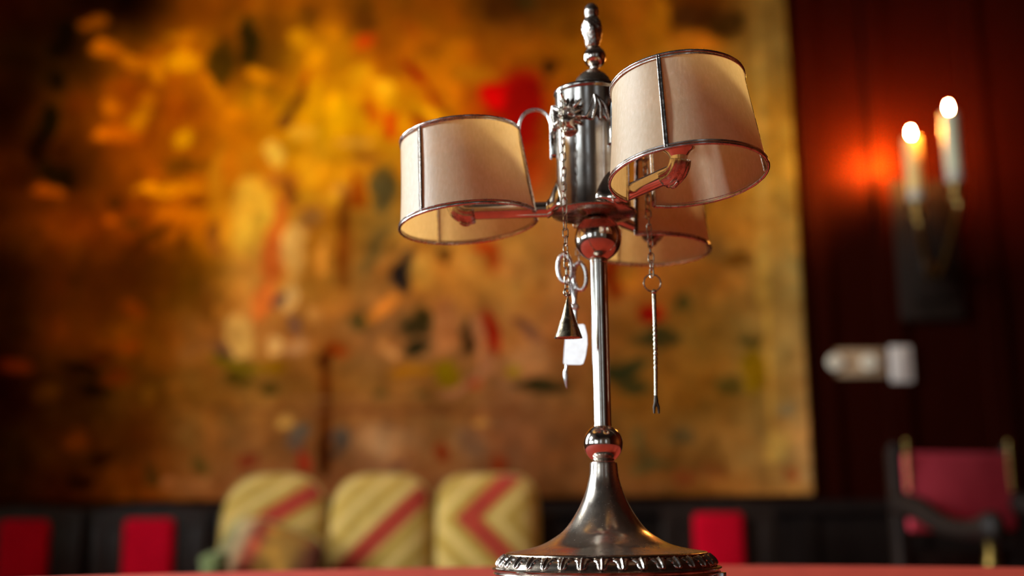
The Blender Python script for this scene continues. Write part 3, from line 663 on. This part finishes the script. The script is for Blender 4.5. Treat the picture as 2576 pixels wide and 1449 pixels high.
        bbox(b, cyl(az, .0352, 1.1640), (.0048, .0085, .0200), .0008, R3)
        L.part('hook_sleeve', b, SILVER, hk)
    # --- winged masks
    for az_d in (-128.5, -8.5, 111.5):
        az = radians(az_d); R3 = rotz(az); cc = Vector((RXC, AY, 0))
        def loc(r, a, z): return Vector((RXC+r*cos(az+a), AY+r*sin(az+a), z))
        b = nb(); rr_ = .0333
        nu, nv = 40, 44; g = []
        for j in range(nv+1):
            v = -1+2*j/nv; row = []
            for i in range(nu+1):
                u = -1+2*i/nu
                # face relief: brows, eyes, nose, cheeks, snout, chin
                wv = .0105*(sqrt(max(0, 1-v*v))*(.92+.18*sin(v*7+.8)))
                hgt = .0085*sqrt(max(0, (1-u*u)))*sqrt(max(0, 1-v*v))
                hgt += .0045*math.exp(-(u/.28)**2-((v+.22)/.42)**2)             # nose and snout
                hgt += .0022*math.exp(-((abs(u)-.42)/.2)**2-((v-.30)/.12)**2)   # brows
                hgt -= .0026*math.exp(-((abs(u)-.40)/.15)**2-((v-.10)/.10)**2)  # eye sockets
                hgt += .0020*math.exp(-((abs(u)-.5)/.22)**2-((v+.25)/.2)**2)    # cheeks
                hgt -= .0030*math.exp(-(u/.45)**2-((v+.60)/.07)**2)             # mouth
                hgt += .0016*math.exp(-(u/.3)**2-((v+.80)/.12)**2)              # chin
                edge = min(1, (1-abs(u))*5)*min(1, (1-abs(v))*5)
                hgt *= edge
                row.append(b.verts.new(loc(rr_-.0004+hgt, u*wv/rr_, 1.1778+v*.0152)))
            g.append(row)
        for j in range(nv):
            for i in range(nu): b.faces.new((g[j][i], g[j][i+1], g[j+1][i+1], g[j+1][i]))
        mask = L.part('grotesque_mask', b, SILVER_O, res, smooth=70)
        # leafy mane round the head
        b = nb()
        for k in range(11):
            th = radians(-20+k*220/10)
            x, z = .0098*cos(th), .0135*sin(th)
            tip = 1.42 if 60 < math.degrees(th) < 130 else 1.28
            pts = []
            for q, t in enumerate(np.linspace(0, 1, 7)):
                k2 = .72+(tip-.72)*t
                pts.append(loc(rr_+.0046*(1-t)+.0012+.0022*t*t, x*k2/rr_, 1.1790+z*k2*1.02))
            tube(b, pts, [.0024*(1-t)**.6*(.6+t)+.0004 for t in np.linspace(0, 1, 7)], 8)
        for e in (-1, 1):
            tube(b, [loc(rr_+.006, e*.0070/rr_, 1.1885), loc(rr_+.0075, e*.0105/rr_, 1.1910), loc(rr_+.006, e*.0125/rr_, 1.1945)], [.0022, .0020, .0006], 8)
        L.part('leafy_mane', b, SILVER_O, mask, smooth=60)
        for e in (-1, 1):
            b = nb()
            o_ = lambda x, z, h: loc(rr_+h*1.5, e*(x*1.09-.001)/rr_, z-.0070)
            out = [(.0150, 1.1838), (.0165, 1.1905), (.0190, 1.1985), (.0222, 1.2058), (.0262, 1.2030), (.0300, 1.1960), (.0322, 1.1880), (.0326, 1.1822), (.0296, 1.1862), (.0262, 1.1828), (.0235, 1.1868), (.0200, 1.1830)]
            cx = sum(p[0] for p in out)/len(out); cz = sum(p[1] for p in out)/len(out)
            outs = smoothp(out+[out[0]], 3)[:-1]
            r1 = [b.verts.new(o_(p[0], p[1], .0002)) for p in outs]
            r2 = [b.verts.new(o_(cx+(p[0]-cx)*.90, cz+(p[1]-cz)*.92, .0014)) for p in outs]
            r3 = [b.verts.new(o_(cx+(p[0]-cx)*.45, cz+(p[1]-cz)*.5, .0010)) for p in outs]
            for p, q in ((r1, r2), (r2, r3)):
                for i in range(len(outs)): b.faces.new((p[i], p[(i+1) % len(outs)], q[(i+1) % len(outs)], q[i]))
            b.faces.new(r3)
            for tx, tz in ((.0326, 1.1826), (.0262, 1.1832), (.0200, 1.1834)):
                tube(b, smoothp([o_(.0222, 1.2054, .0018), o_((.0222+tx)/2+.0018, (1.2054+tz)/2+.0025, .0026), o_(tx, tz, .0022)], 6), [.0017]*10+[.0015, .0013, .0012], 8)
            tube(b, smoothp([o_(.0110, 1.1870, .002), o_(.0155, 1.1858, .0026), o_(.0185, 1.1930, .0022), o_(.0222, 1.2056, .0018)], 5), .0013, 8)
            L.part('wing', b, SILVER_O, mask, smooth=60)
        b = nb(); hk = loc(.0452, 0, 1.1960)
        tube(b, smoothp([loc(.036, 0, 1.1925), loc(.0425, 0, 1.1955), loc(.0462, 0, 1.1985), loc(.0472, 0, 1.2020)], 5), .0011, 8)
        L.part('chain_pin', b, SILVER, mask)
    return L
lamp()

# ================================================================== CHAINS AND TOOLS
def link(bm, c, ln, wd, r, rot):
    pts = []
    n = 7; st = (ln-wd)/2
    for k in range(n): a = PI*k/(n-1); pts.append((wd/2*cos(a), st+wd/2*sin(a)))
    for k in range(n): a = PI+PI*k/(n-1); pts.append((wd/2*cos(a), -st+wd/2*sin(a)))
    R3 = rotz(rot)
    tube(bm, [Vector(c)+R3 @ Vector((x, 0, z)) for x, z in pts], r, 7, closed=True)
def chain(bm, top, bot, ln=.0090, wd=.0046, r=.00062, pitch=.0068, rot0=.5):
    top, bot = Vector(top), Vector(bot); n = max(2, round((top-bot).length/pitch))
    for i in range(n+1):
        p = top.lerp(bot, i/n)
        link(bm, p+Vector((.0003*sin(i*2.1), .0003*cos(i*1.7), 0)), ln, wd*(1+.06*sin(i)), r, rot0+(PI/2 if i % 2 else 0)+.35*sin(i*1.3))

def hookpt(az_d): a = radians(az_d); return Vector((RXC+.0463*cos(a), AY+.0463*sin(a), 1.1965))
# cone snuffer, front chain
h1 = hookpt(-128.5); ap = at(1427, 747, h1.y); bs = at(1430, 850, h1.y)
T = Thing('candle_snuffer', tuple(bs), 'cone-shaped metal snuffer hanging on the long front chain of the lamp', 'snuffer')
b = nb(); Hc = ap.z-bs.z
lathe(b, [(.0006, Hc), (.0016, Hc-.003), (.0060, Hc*.50), (.0117, .0012), (.0121, .0004), (.0119, -.0003), (.0112, .0016), (.0008, .0020)], bs, 56, M=Matrix.Rotation(radians(4), 3, 'X'))
cone = T.part('cone', b, BELLM, smooth=40)
b = nb(); ball(b, ap+Vector((0, 0, .0012)), .0019, n=14); link(b, ap+Vector((0, 0, .0040)), .0068, .0056, .0008, .3)
T.part('ring', b, CHAINM, cone)
b = nb(); chain(b, h1, ap+Vector((0, 0, .0080))); T.part('chain', b, CHAINM)

# wick pick, right-hand chain
h2 = hookpt(-8.5); y2 = h2.y
rg = at(1641, 712, y2); r0, r1, r2, r3 = at(1645, 734, y2), at(1646, 850, y2), at(1650, 995, y2), at(1652, 1040, y2)
T = Thing('wick_pick', tuple(r3), 'thin twisted metal pick with forked tip hanging right of the lamp stem', 'pick')
b = nb(); link(b, rg, .0158, .0158, .00075, .12); T.part('ring', b, CHAINM)
b = nb()
N = 60
pth = [r0.lerp(r2, i/N)+Vector((.0004*sin(i/N*PI), 0, 0)) for i in range(N+1)]
rad = []
for i in range(N+1):
    t = i/N; tw = .30 < t < .74
    rad.append((.0019-.0003*t)*(1+(.28*sin(i*2.3) if tw else 0))*(1.0 if t > .02 else .8))
tube(b, pth, rad, 8)
ball(b, r0, .0024, n=12)
sh_ = T.part('shaft', b, CHAINM, smooth=70)
b = nb()
tube(b, [r2, r2.lerp(r3, .35)], [.0014, .0022], 8)
for q in (-1, 1): tube(b, [r2.lerp(r3, .3), r2.lerp(r3, .65)+Vector((.0018*q, 0, 0)), r3+Vector((.0020*q, 0, 0))], [.0016, .0013, .0008], 8)
T.part('fork_tip', b, DARKWIRE, sh_, 'blackened forked tip')
b = nb(); chain(b, h2, rg+Vector((0, 0, .0095)), rot0=1.0); T.part('chain', b, CHAINM)

# wick scissors, rear chain
h3 = hookpt(111.5); y3 = h3.y
Sx = lambda x, y, dy=0: at(x, y, y3+dy-.00017*(x-1447))
T = Thing('wick_scissors', tuple(Sx(1423, 978)), 'wick scissors with loop handles hanging on a chain behind the lamp stem', 'scissors')
b = nb(); bl = []
for (cx, cy, rx, ry, tl, dy) in ((1421, 675, 17, 35, .05, -.003), (1459, 695, 16, 34, .05, .003)):
    pts = [Sx(cx+rx*cos(a)+tl*ry*sin(a), cy+ry*sin(a), dy) for a in np.linspace(0, 2*PI, 36, endpoint=False)]
    t_ = nb(); tube(t_, pts, .0021, 10, closed=True)
    bl.append(T.part('handle_loop', t_, BRIGHT))
t_ = nb(); tube(t_, smoothp([Sx(1433, 702, -.003), Sx(1444, 745), Sx(1447, 790), Sx(1445, 825)], 6), [.0019]*18+[.0024], 10)
tube(t_, smoothp([Sx(1450, 722, .003), Sx(1446, 750), Sx(1443, 790), Sx(1442, 825)], 6), [.0019]*18+[.0024], 10)
ball(t_, Sx(1446, 772), .0042, (1, .6, 1), 16)
T.part('shank', t_, BRIGHT)
outl = [(1424, 818), (1466, 815), (1472, 818), (1477, 842), (1478, 866), (1475, 892), (1467, 915), (1460, 918), (1420, 917), (1417, 913), (1420, 870)]
t_ = nb(); f_ = [t_.verts.new(Sx(x, y, -.005)) for x, y in outl]; k_ = [t_.verts.new(Sx(x, y, .005)) for x, y in outl]
t_.faces.new(f_); t_.faces.new(list(reversed(k_)))
for i in range(len(outl)): j = (i+1) % len(outl); t_.faces.new((f_[i], f_[j], k_[j], k_[i]))
bmesh.ops.bevel(t_, geom=[e for e in t_.edges if abs((e.verts[0].co-e.verts[1].co).y) < .001], offset=.0008, segments=2, affect='EDGES')
T.part('snuff_box', t_, PLATEM, label='flat bright metal box plate')
t_ = nb(); tube(t_, [Sx(1425, 915), Sx(1425, 927), Sx(1422, 936), Sx(1423, 945), Sx(1424, 960), Sx(1426, 978)], [.0014, .0014, .0019, .0023, .0016, .0003], 10)
T.part('pointed_tip', t_, BRIGHT)
b = nb(); lk = Sx(1456, 656)
chain(b, h3, lk+Vector((0, 0, .002)), rot0=.2); T.part('chain', b, CHAINM)

# ================================================================== FURNITURE AT THE BACK WALL
def side_chair(px, Y, label, rz=0.0):
    p = at(px, 1360, Y); x0 = p.x
    T = Thing('side_chair', (x0, Y, 0), label, 'chair', 'carved chairs along the back wall')
    R3 = rotz(rz); O = Vector((x0, Y, 0))
    V = lambda x, y, z: O+R3 @ Vector((x, y, z))
    b = nb()
    for s in (-1, 1):
        bbox(b, V(s*.185, 0, .675), (.055, .035, .35), .006, R3)
    zt = .845; n = 24; f1, f2 = [], []
    for yy, st in ((-.018, f1), (.018, f2)):
        top = [(-.2125+.425*i/n, zt+.030*(1-abs(-1+2*i/n)**2.2)) for i in range(n+1)]
        for x, z in top: st.append(b.verts.new(V(x, yy, z)))
        for x, z in ((.2125, zt-.055), (-.2125, zt-.055)): st.append(b.verts.new(V(x, yy, z)))
    b.faces.new(f1); b.faces.new(list(reversed(f2)))
    for i in range(len(f1)): j = (i+1) % len(f1); b.faces.new((f1[i], f1[j], f2[j], f2[i]))
    bbox(b, V(0, 0, .53), (.37, .03, .06), .006, R3)
    T.part('back_frame', b, WOOD)
    for s in (-1, 1):
        b = nb(); bbox(b, V(s*.126, 0, .67), (.062, .018, .30), .004, R3); T.part('splat', b, WOOD)
    b = nb(); bbox(b, V(0, -.014, .675), (.188, .05, .30), .018, R3, 3); T.part('back_panel', b, REDVELVET, label='crimson padded back panel')
    b = nb(); bbox(b, V(0, -.23, .46), (.44, .43, .07), .02, R3, 3); T.part('seat', b, REDVELVET, label='crimson padded seat')
    b = nb(); bbox(b, V(0, -.23, .405), (.45, .44, .05), .006, R3); T.part('seat_rail', b, WOOD)
    for s in (-1, 1):
        for yy, zt_ in ((-.42, .39), (0.0, .50)):
            b = nb(); bbox(b, V(s*.19, yy, zt_/2), (.045, .04, zt_), .006, R3); T.part('leg', b, WOOD)
side_chair(66, 4.40, 'dark carved chair with crimson back panel at the far left edge')
side_chair(378, 4.40, 'dark carved chair with bright crimson back panel, left of the striped cushions', .05)
side_chair(1808, 4.40, 'dark carved chair with crimson back panel, right of the lamp foot', -.04)

# settee with cushions
SX0, SX1, SY = at(535, 1300, 4.35).x, at(1400, 1300, 4.35).x, 4.42
T = Thing('settee', ((SX0+SX1)/2, SY, 0), 'long dark wooden settee carrying the yellow and red cushions', 'settee')
cx = (SX0+SX1)/2; wd = SX1-SX0
b = nb(); bbox(b, (cx, SY-.24, .455), (wd, .50, .07), .012); T.part('seat', b, WOOD)
b = nb(); bbox(b, (cx, SY+.03, .66), (wd, .05, .34), .01); T.part('backrest', b, WOOD)
for s in (-1, 1):
    b = nb(); bbox(b, (cx+s*(wd/2-.025), SY-.24, .57), (.05, .48, .06), .012); T.part('armrest', b, WOOD)
    for yy in (-.45, 0): 
        b = nb(); bbox(b, (cx+s*(wd/2-.03), SY+yy, .21), (.055, .055, .42), .008); T.part('leg', b, WOOD)

def stripe_mat(name, kind, c, wdt, yel0, yel1, red, ang=45):
    m, nt, b = mat(name)
    tc = nt.nodes.new('ShaderNodeTexCoord'); sx = nt.nodes.new('ShaderNodeSeparateXYZ')
    nt.links.new(tc.outputs['Object'], sx.inputs[0])
    def mth(op, a, bb=None):
        n = nt.nodes.new('ShaderNodeMath'); n.operation = op
        for i, v in enumerate((a, bb)):
            if v is None: continue
            if isinstance(v, (int, float)): n.inputs[i].default_value = v
            else: nt.links.new(v, n.inputs[i])
        return n.outputs[0]
    X, Z = sx.outputs['X'], sx.outputs['Z']
    if kind == 'bend': d = mth('SUBTRACT', mth('MULTIPLY', X, sin(radians(ang))), mth('MULTIPLY', Z, cos(radians(ang))))
    else: d = mth('SUBTRACT', mth('MULTIPLY', X, .72), mth('MULTIPLY', mth('ABSOLUTE', mth('SUBTRACT', Z, .066)), .72))
    dd = mth('ABSOLUTE', mth('SUBTRACT', d, c))
    band = ramp(nt, mth('DIVIDE', dd, wdt*2), [(.47, (1, 1, 1)), (.53, (0, 0, 0))])
    st = mth('SINE', mth('MULTIPLY', d, 78))
    fine = ramp(nt, mth('ADD', mth('MULTIPLY', st, .5), .5), [(.2, yel0), (.8, yel1)])
    n = noise(nt, 30, 4)
    mx = nt.nodes.new('ShaderNodeMix'); mx.data_type = 'RGBA'
    nt.links.new(band.outputs[0], mx.inputs['Factor']); nt.links.new(fine.outputs[0], mx.inputs['A']); mx.inputs['B'].default_value = red+(1,)
    vr = ramp(nt, n.outputs['Fac'], [(.3, (.82, .82, .82)), (.7, (1.1, 1.1, 1.1))])
    m2 = nt.nodes.new('ShaderNodeMix'); m2.data_type = 'RGBA'; m2.blend_type = 'MULTIPLY'; m2.inputs['Factor'].default_value = 1
    nt.links.new(mx.outputs['Result'], m2.inputs['A']); nt.links.new(vr.outputs[0], m2.inputs['B'])
    nt.links.new(m2.outputs['Result'], b.inputs['Base Color'])
    b.inputs['Roughness'].default_value = .85; b.inputs['Sheen Weight'].default_value = .2; b.inputs['Specular IOR Level'].default_value = .2
    return m
YEL0, YEL1, RED_ = (.56, .325, .05), (.78, .50, .14), (.50, .05, .022)
def cushion(name, cxpx, cypx, Y, wpx, hpx, th, m, label, tilt=0, lean=.16, pw=3.6, cat='cushion', group=None):
    c = at(cxpx, cypx, Y); zc = Y*1.0
    k = (c-CAM).dot(_F)/FPX
    w, h = wpx*k/2, hpx*k/2
    b = nb(); n, rn = 72, 14
    def pt(q, a, side):
        ca, sa = cos(a), sin(a)
        r = (abs(ca)**pw+abs(sa)**pw)**(-1/pw)
        bulge = th/2*(1-q**2.6)**.62
        return Vector((w*r*ca*q, side*bulge, h*r*sa*q))
    R = Matrix.Rotation(-lean, 3, 'X') @ Matrix.Rotation(tilt, 3, 'Y')
    ringsF = []
    cF = b.verts.new((0, -th/2, 0)); cB = b.verts.new((0, th/2, 0))
    F_, B_ = [], []
    for j in range(1, rn+1):
        q = j/rn
        F_.append([b.verts.new(pt(q, 2*PI*i/n, -1)) for i in range(n)])
        B_.append([b.verts.new(pt(q, 2*PI*i/n, 1)) for i in range(n)] if j < rn else F_[-1])
    for S, cc in ((F_, cF), (B_, cB)):
        for i in range(n): b.faces.new((cc, S[0][i], S[0][(i+1) % n]))
        for p, q in zip(S, S[1:]):
            for i in range(n): b.faces.new((p[i], p[(i+1) % n], q[(i+1) % n], q[i]))
    # piping
    o = finish(name, b, m, None, (0, 0, 0), 70)
    o.matrix_world = Matrix.Translation(c) @ R.to_4x4()
    tag(o, label, cat, group)
    pb = nb(); tube(pb, [pt(1, 2*PI*i/n, 0)*1.0 for i in range(n)], .005, 8, closed=True)
    pp = finish('piping', pb, PIPING, o, (0, 0, 0), 70)
    return o
GILT = metal('dull_gilt', (.20, .12, .03), (.10, .06, .015), .35, .5, 60)
PIPING = cloth('gold_piping', (.40, .26, .06), (.55, .38, .10), 60)
GC = 'striped cushions on the settee'
cushion('cushion', 688, 1354, 4.30, 268, 322, .11, stripe_mat('bend_fabric_a', 'bend', -.060, .034, YEL0, YEL1, RED_, 33), 'yellow striped cushion with red band in one corner, partly behind a small patterned pillow', pw=3.0, group=GC)
cushion('cushion', 958, 1354, 4.30, 258, 322, .11, stripe_mat('bend_fabric_b', 'bend', -.004, .035, YEL0, YEL1, RED_, 44), 'yellow striped cushion crossed by one diagonal red band, middle of the three', pw=3.4, group=GC)
cushion('cushion', 1226, 1354, 4.30, 258, 322, .11, stripe_mat('chevron_fabric', 'chev', -.050, .035, YEL0, YEL1, RED_), 'yellow striped cushion with a red chevron, nearest the lamp foot', pw=4.4, group=GC)
def patch_mat():
    m, nt, b = mat('patterned_fabric')
    tc = nt.nodes.new('ShaderNodeTexCoord'); sx = nt.nodes.new('ShaderNodeSeparateXYZ'); nt.links.new(tc.outputs['Object'], sx.inputs[0])
    r = ramp(nt, sx.outputs['X'], [(0, (.40, .36, .18)), (.001, (.60, .44, .22)), (.002, (.40, .06, .02)), (.003, (.30, .11, .012))])
    mp = nt.nodes.new('ShaderNodeMapRange'); mp.inputs['From Min'].default_value = -.165; mp.inputs['From Max'].default_value = .165
    nt.links.new(sx.outputs['X'], mp.inputs['Value'])
    r = ramp(nt, mp.outputs[0], [(.04, (.36, .30, .12)), (.10, (.66, .44, .20)), (.20, (.64, .36, .17)), (.26, (.46, .06, .02)), (.38, (.46, .08, .02)), (.44, (.50, .22, .02)), (.72, (.56, .26, .03)), (.9, (.16, .035, .01))])
    v = nt.nodes.new('ShaderNodeTexVoronoi'); v.inputs['Scale'].default_value = 16; nt.links.new(tc.outputs['Object'], v.inputs['Vector'])
    vr = ramp(nt, v.outputs['Distance'], [(.1, (1.25, 1.2, 1.1)), (.6, (.62, .60, .58))])
    m2 = nt.nodes.new('ShaderNodeMix'); m2.data_type = 'RGBA'; m2.blend_type = 'MULTIPLY'; m2.inputs['Factor'].default_value = 1
    nt.links.new(r.outputs[0], m2.inputs['A']); nt.links.new(vr.outputs[0], m2.inputs['B']); nt.links.new(m2.outputs['Result'], b.inputs['Base Color'])
    b.inputs['Roughness'].default_value = .9
    return m
cushion('cushion', 676, 1412, 4.10, 268, 190, .10, patch_mat(), 'small tilted orange-brown patterned pillow in front of a striped cushion', tilt=.34, lean=.35, pw=4.5)
c = at(540, 1422, 3.96)
b = nb(); ball(b, c, .045, (1.0, 1.0, 1.0), 24)
for i in range(26):
    a = i*2.4; q = Vector((cos(a)*.03, sin(a)*.02, .03*cos(i*1.3))); ball(b, c+q, .022, (1, 1, .8), 10)
single('pompom', b, GREENC, tuple(c), 'small round green fabric pompom beside the patterned pillow', 'pompom', smooth=70)

# armchair with rose back, at the right
def armchair():
    Y = 4.05; c = at(2408, 1235, Y)
    ang = radians(17)
    O = Vector((c.x, Y, 0)); R3 = rotz(ang)
    T = Thing('armchair', tuple(O), 'wooden armchair with rose-red padded back at the right edge', 'armchair')
    V = lambda x, y, z: O+R3 @ Vector((x, y, z))
    w, z0, z1 = .215, .755, 1.025
    b = nb(); bbox(b, V(0, 0, (z0+z1)/2), (w*2+.015, .055, z1-z0), .02, R3, 3); T.part('back_panel', b, PINKVELVET, label='rose-red padded back')
    for s in (-1, 1):
        b = nb(); bbox(b, V(s*(w+.020), .012, (z1+.01)/2+.01), (.045, .05, z1+.0), .008, R3)
        ball(b, V(s*(w+.020), .012, z1+.018), .020, (1, 1, .9), 16); T.part('post', b, WOOD)
        b = nb()
        for k in range(9): ball(b, V(s*(w-.004), -.030, z0+.145+k*.020), .0105, (1, .5, 1), 12)
        T.part('nail_trim', b, BRASS, label='brass nail trim')
        # armrest sweeping forward, ending in a scroll
        pts = smoothp([V(s*(w+.02), 0, .850), V(s*(w+.022), -.10, .832), V(s*(w+.03), -.24, .780), V(s*(w+.03), -.38, .768), V(s*(w+.03), -.46, .795), V(s*(w+.03), -.475, .765), V(s*(w+.03), -.44, .755)], 6)
        b = nb(); tube(b, pts, [.046-.016*min(1, i/14) for i in range(len(pts))], 16); ball(b, V(s*(w+.03), -.455, .775), .038, (1, 1, 1), 20); T.part('armrest', b, WOOD)
        b = nb(); lathe(b, smoothp([(.022, .45), (.016, .50), (.026, .56), (.018, .62), (.028, .66), (.018, .71), (.022, .755)], 4), V(s*(w+.03), -.45, 0), 24)
        T.part('arm_post', b, GILT if s < 0 else WOOD2, label='gilded turned arm post' if s < 0 else None)
        b = nb(); bbox(b, V(s*(w+.03), -.45, .22), (.05, .05, .44), .008, R3); T.part('leg', b, WOOD)
    b = nb(); bbox(b, V(0, -.23, .46), (w*2+.05, .48, .08), .022, R3, 3); T.part('seat', b, PINKVELVET, label='rose-red padded seat')
    b = nb(); bbox(b, V(0, -.23, .40), (w*2+.09, .50, .05), .006, R3); T.part('seat_rail', b, WOOD)
    b = nb(); bbox(b, V(0, .012, .66), (w*2+.02, .035, .06), .006, R3); T.part('back_rail', b, WOOD)
armchair()

# ================================================================== SCONCE, SWITCHES
def sconce():
    Y = 4.53
    bp = at(2330, 600, WY-.03)
    T = Thing('wall_sconce', (bp.x, WY, bp.z), 'two-armed wall sconce with lit candle bulbs on the dark red wall', 'sconce')
    b = nb(); bbox(b, (bp.x, WY-.022, bp.z-.05), (.27, .04, .62), .015)
    bbox(b, (bp.x, WY-.05, bp.z-.05), (.17, .03, .46), .012); ball(b, (bp.x, WY-.065, bp.z-.12), .05, (1, .6, 1), 20)
    T.part('backplate', b, WOOD)
    for (bx, by, cy0, cy1, wax, Y) in ((2293, 324, 347, 480, WAX, 4.53), (2389, 258, 284, 432, WAX_DAYLIT, 4.36)):
        B = at(bx, by, Y); t0 = at(bx+1.5, cy0, Y); t1 = at(bx+8, cy1, Y)
        x = (B.x+t1.x)/2
        b = nb()
        hub = Vector((bp.x, WY-.08, bp.z-.12)); tip = Vector((x, Y, t1.z-.105))
        tube(b, smoothp([hub, hub+Vector(((x-hub.x)*.3, -.07, -.07)), Vector((x, Y, t1.z-.16)).lerp(hub, .35)+Vector((0, 0, -.06)), Vector((x, Y-.01, t1.z-.15)), tip], 8), .013, 12)
        lathe(b, smoothp([(.012, t1.z-.125), (.030, t1.z-.105), (.018, t1.z-.075), (.024, t1.z-.050), (.030, t1.z-.045)], 4), (x, Y, 0), 28)
        arm = T.part('arm', b, BRASS)
        b = nb(); lathe(b, smoothp([(.022, t1.z-.046), (.036, t1.z-.030), (.030, t1.z-.014), (.036, t1.z-.002), (.030, t1.z+.002)], 4), (x, Y, 0), 32, cap0=True)
        T.part('drip_cup', b, GLASSY, arm, 'milky candle cup')
        b = nb(); lathe(b, [(.029, t1.z), (.0335, t1.z+.004), (.0335, t0.z-.004), (.030, t0.z), (.012, t0.z)], (x, Y, 0), 32, cap1=True)
        cd = T.part('candle_sleeve', b, wax, arm, 'cream candle sleeve')
        b = nb(); lathe(b, smoothp([(.003, t0.z+.001), (.0048, t0.z+.012), (.0052, t0.z+.019), (.0036, t0.z+.030), (.0008, t0.z+.039)], 5), (x, Y, 0), 24, cap0=True, cap1=True)
        T.part('candle_bulb', b, BULBM, cd, 'lit flame bulb')
sconce()
SYW = WY
p0, p1 = at(2072, 880, SYW), at(2232, 948, SYW)
T = Thing('light_switch', ((p0.x+p1.x)/2, SYW, p1.z), 'cream light switch strip with two round knobs on the right-hand wall', 'light switch')
b = nb(); bbox(b, ((p0.x+p1.x)/2, SYW-.008, (p0.z+p1.z)/2), (p1.x-p0.x, .016, p0.z-p1.z), .005); T.part('plate', b, CREAMP)
for x in (2098, 2184):
    k = at(x, 913, SYW); b = nb(); lathe(b, [(.036, 0), (.036, .010), (.031, .016), (.001, .017)], (k.x, SYW-.016, k.z), 32, M=Matrix.Rotation(PI/2, 3, 'X'))
    T.part('knob', b, KNOBP, label='ivory round knob')
p0, p1 = at(2230, 872, SYW), at(2294, 964, SYW)
T = Thing('thermostat', ((p0.x+p1.x)/2, SYW, p1.z), 'white upright control box at the right end of the switch strip', 'thermostat')
b = nb(); bbox(b, ((p0.x+p1.x)/2, SYW-.016, (p0.z+p1.z)/2), (p1.x-p0.x, .032, p0.z-p1.z), .008); T.part('housing', b, WHITEP)
for y in (900, 936):
    k = at(2260, y, SYW); b = nb(); lathe(b, [(.026, 0), (.026, .005), (.022, .008), (.001, .0085)], (k.x, SYW-.032, k.z), 28, M=Matrix.Rotation(PI/2, 3, 'X'))
    T.part('dial', b, WHITEP)

# ================================================================== LIGHTS
def area(name, loc, rot, sx, sy, p, col=(1, 1, 1)):
    l = bpy.data.lights.new(name, 'AREA'); l.shape = 'RECTANGLE'; l.size = sx; l.size_y = sy; l.energy = p; l.color = col
    o = bpy.data.objects.new(name, l); COL.objects.link(o); o.location = loc; o.rotation_euler = rot
    return o
def daylight(i, axis, h, face, thick, p, col=(.80, .925, 1)):
    a0, a1, z0, z1 = h
    if axis == 'x': area(f'daylight_{i}', (face-thick-.03, (a0+a1)/2, (z0+z1)/2), (radians(90), 0, radians(-90)), a1-a0, z1-z0, p, col)
    else: area(f'daylight_{i}', ((a0+a1)/2, face-thick-.03, (z0+z1)/2), (radians(90), 0, 0), a1-a0, z1-z0, p, col)
daylight(1, 'x', LH[0], LX, DW, 350)
daylight(2, 'x', LH[1], LX, DW, 36)
daylight(6, 'x', LH[3], LX, DW, 18)
daylight(5, 'x', LH[2], LX, DW, 330)
daylight(3, 'y', RH[0], BY, .35, 3)
daylight(4, 'y', RH[1], BY, .35, 3)
def spot(name, loc, target, p, col, ang, blend, r=.05):
    l = bpy.data.lights.new(name, 'SPOT'); l.energy = p; l.color = col; l.spot_size = radians(ang); l.spot_blend = blend; l.shadow_soft_size = r
    o = bpy.data.objects.new(name, l); COL.objects.link(o); o.location = loc
    o.rotation_euler = (Vector(target)-Vector(loc)).to_track_quat('-Z', 'Y').to_euler()
# warm ceiling spots that light the tapestry from above
spot('ceiling_spot_left', (-1.15, 2.6, 3.55), (-.92, TY, 2.42), 360, (1, .50, .11), 60, 1.0)
spot('ceiling_spot_right', (.55, 2.6, 3.55), (.30, TY, 2.0), 70, (1, .58, .22), 75, 1.0)
w = bpy.data.worlds.new('World'); sc.world = w; w.use_nodes = True
w.node_tree.nodes['Background'].inputs[0].default_value = (.75, .85, 1, 1); w.node_tree.nodes['Background'].inputs[1].default_value = .4

# ================================================================== CAMERA
cd = bpy.data.cameras.new('Camera'); co = bpy.data.objects.new('Camera', cd); COL.objects.link(co)
M = Matrix((_R, _U, -_F)).transposed().to_4x4(); M.translation = CAM
co.matrix_world = M
cd.sensor_fit = 'HORIZONTAL'; cd.sensor_width = 36; cd.lens = FPX*36/W
cd.clip_start = .02; cd.clip_end = 60
cd.dof.use_dof = True; cd.dof.focus_distance = .925; cd.dof.aperture_fstop = 2.5; cd.dof.aperture_blades = 0
sc.camera = co
vs = sc.view_settings; vs.view_transform = 'Standard'; vs.look = 'None'; vs.exposure = 0.0; vs.gamma = 1; vs.use_curve_mapping = False
sc.render.film_transparent = False
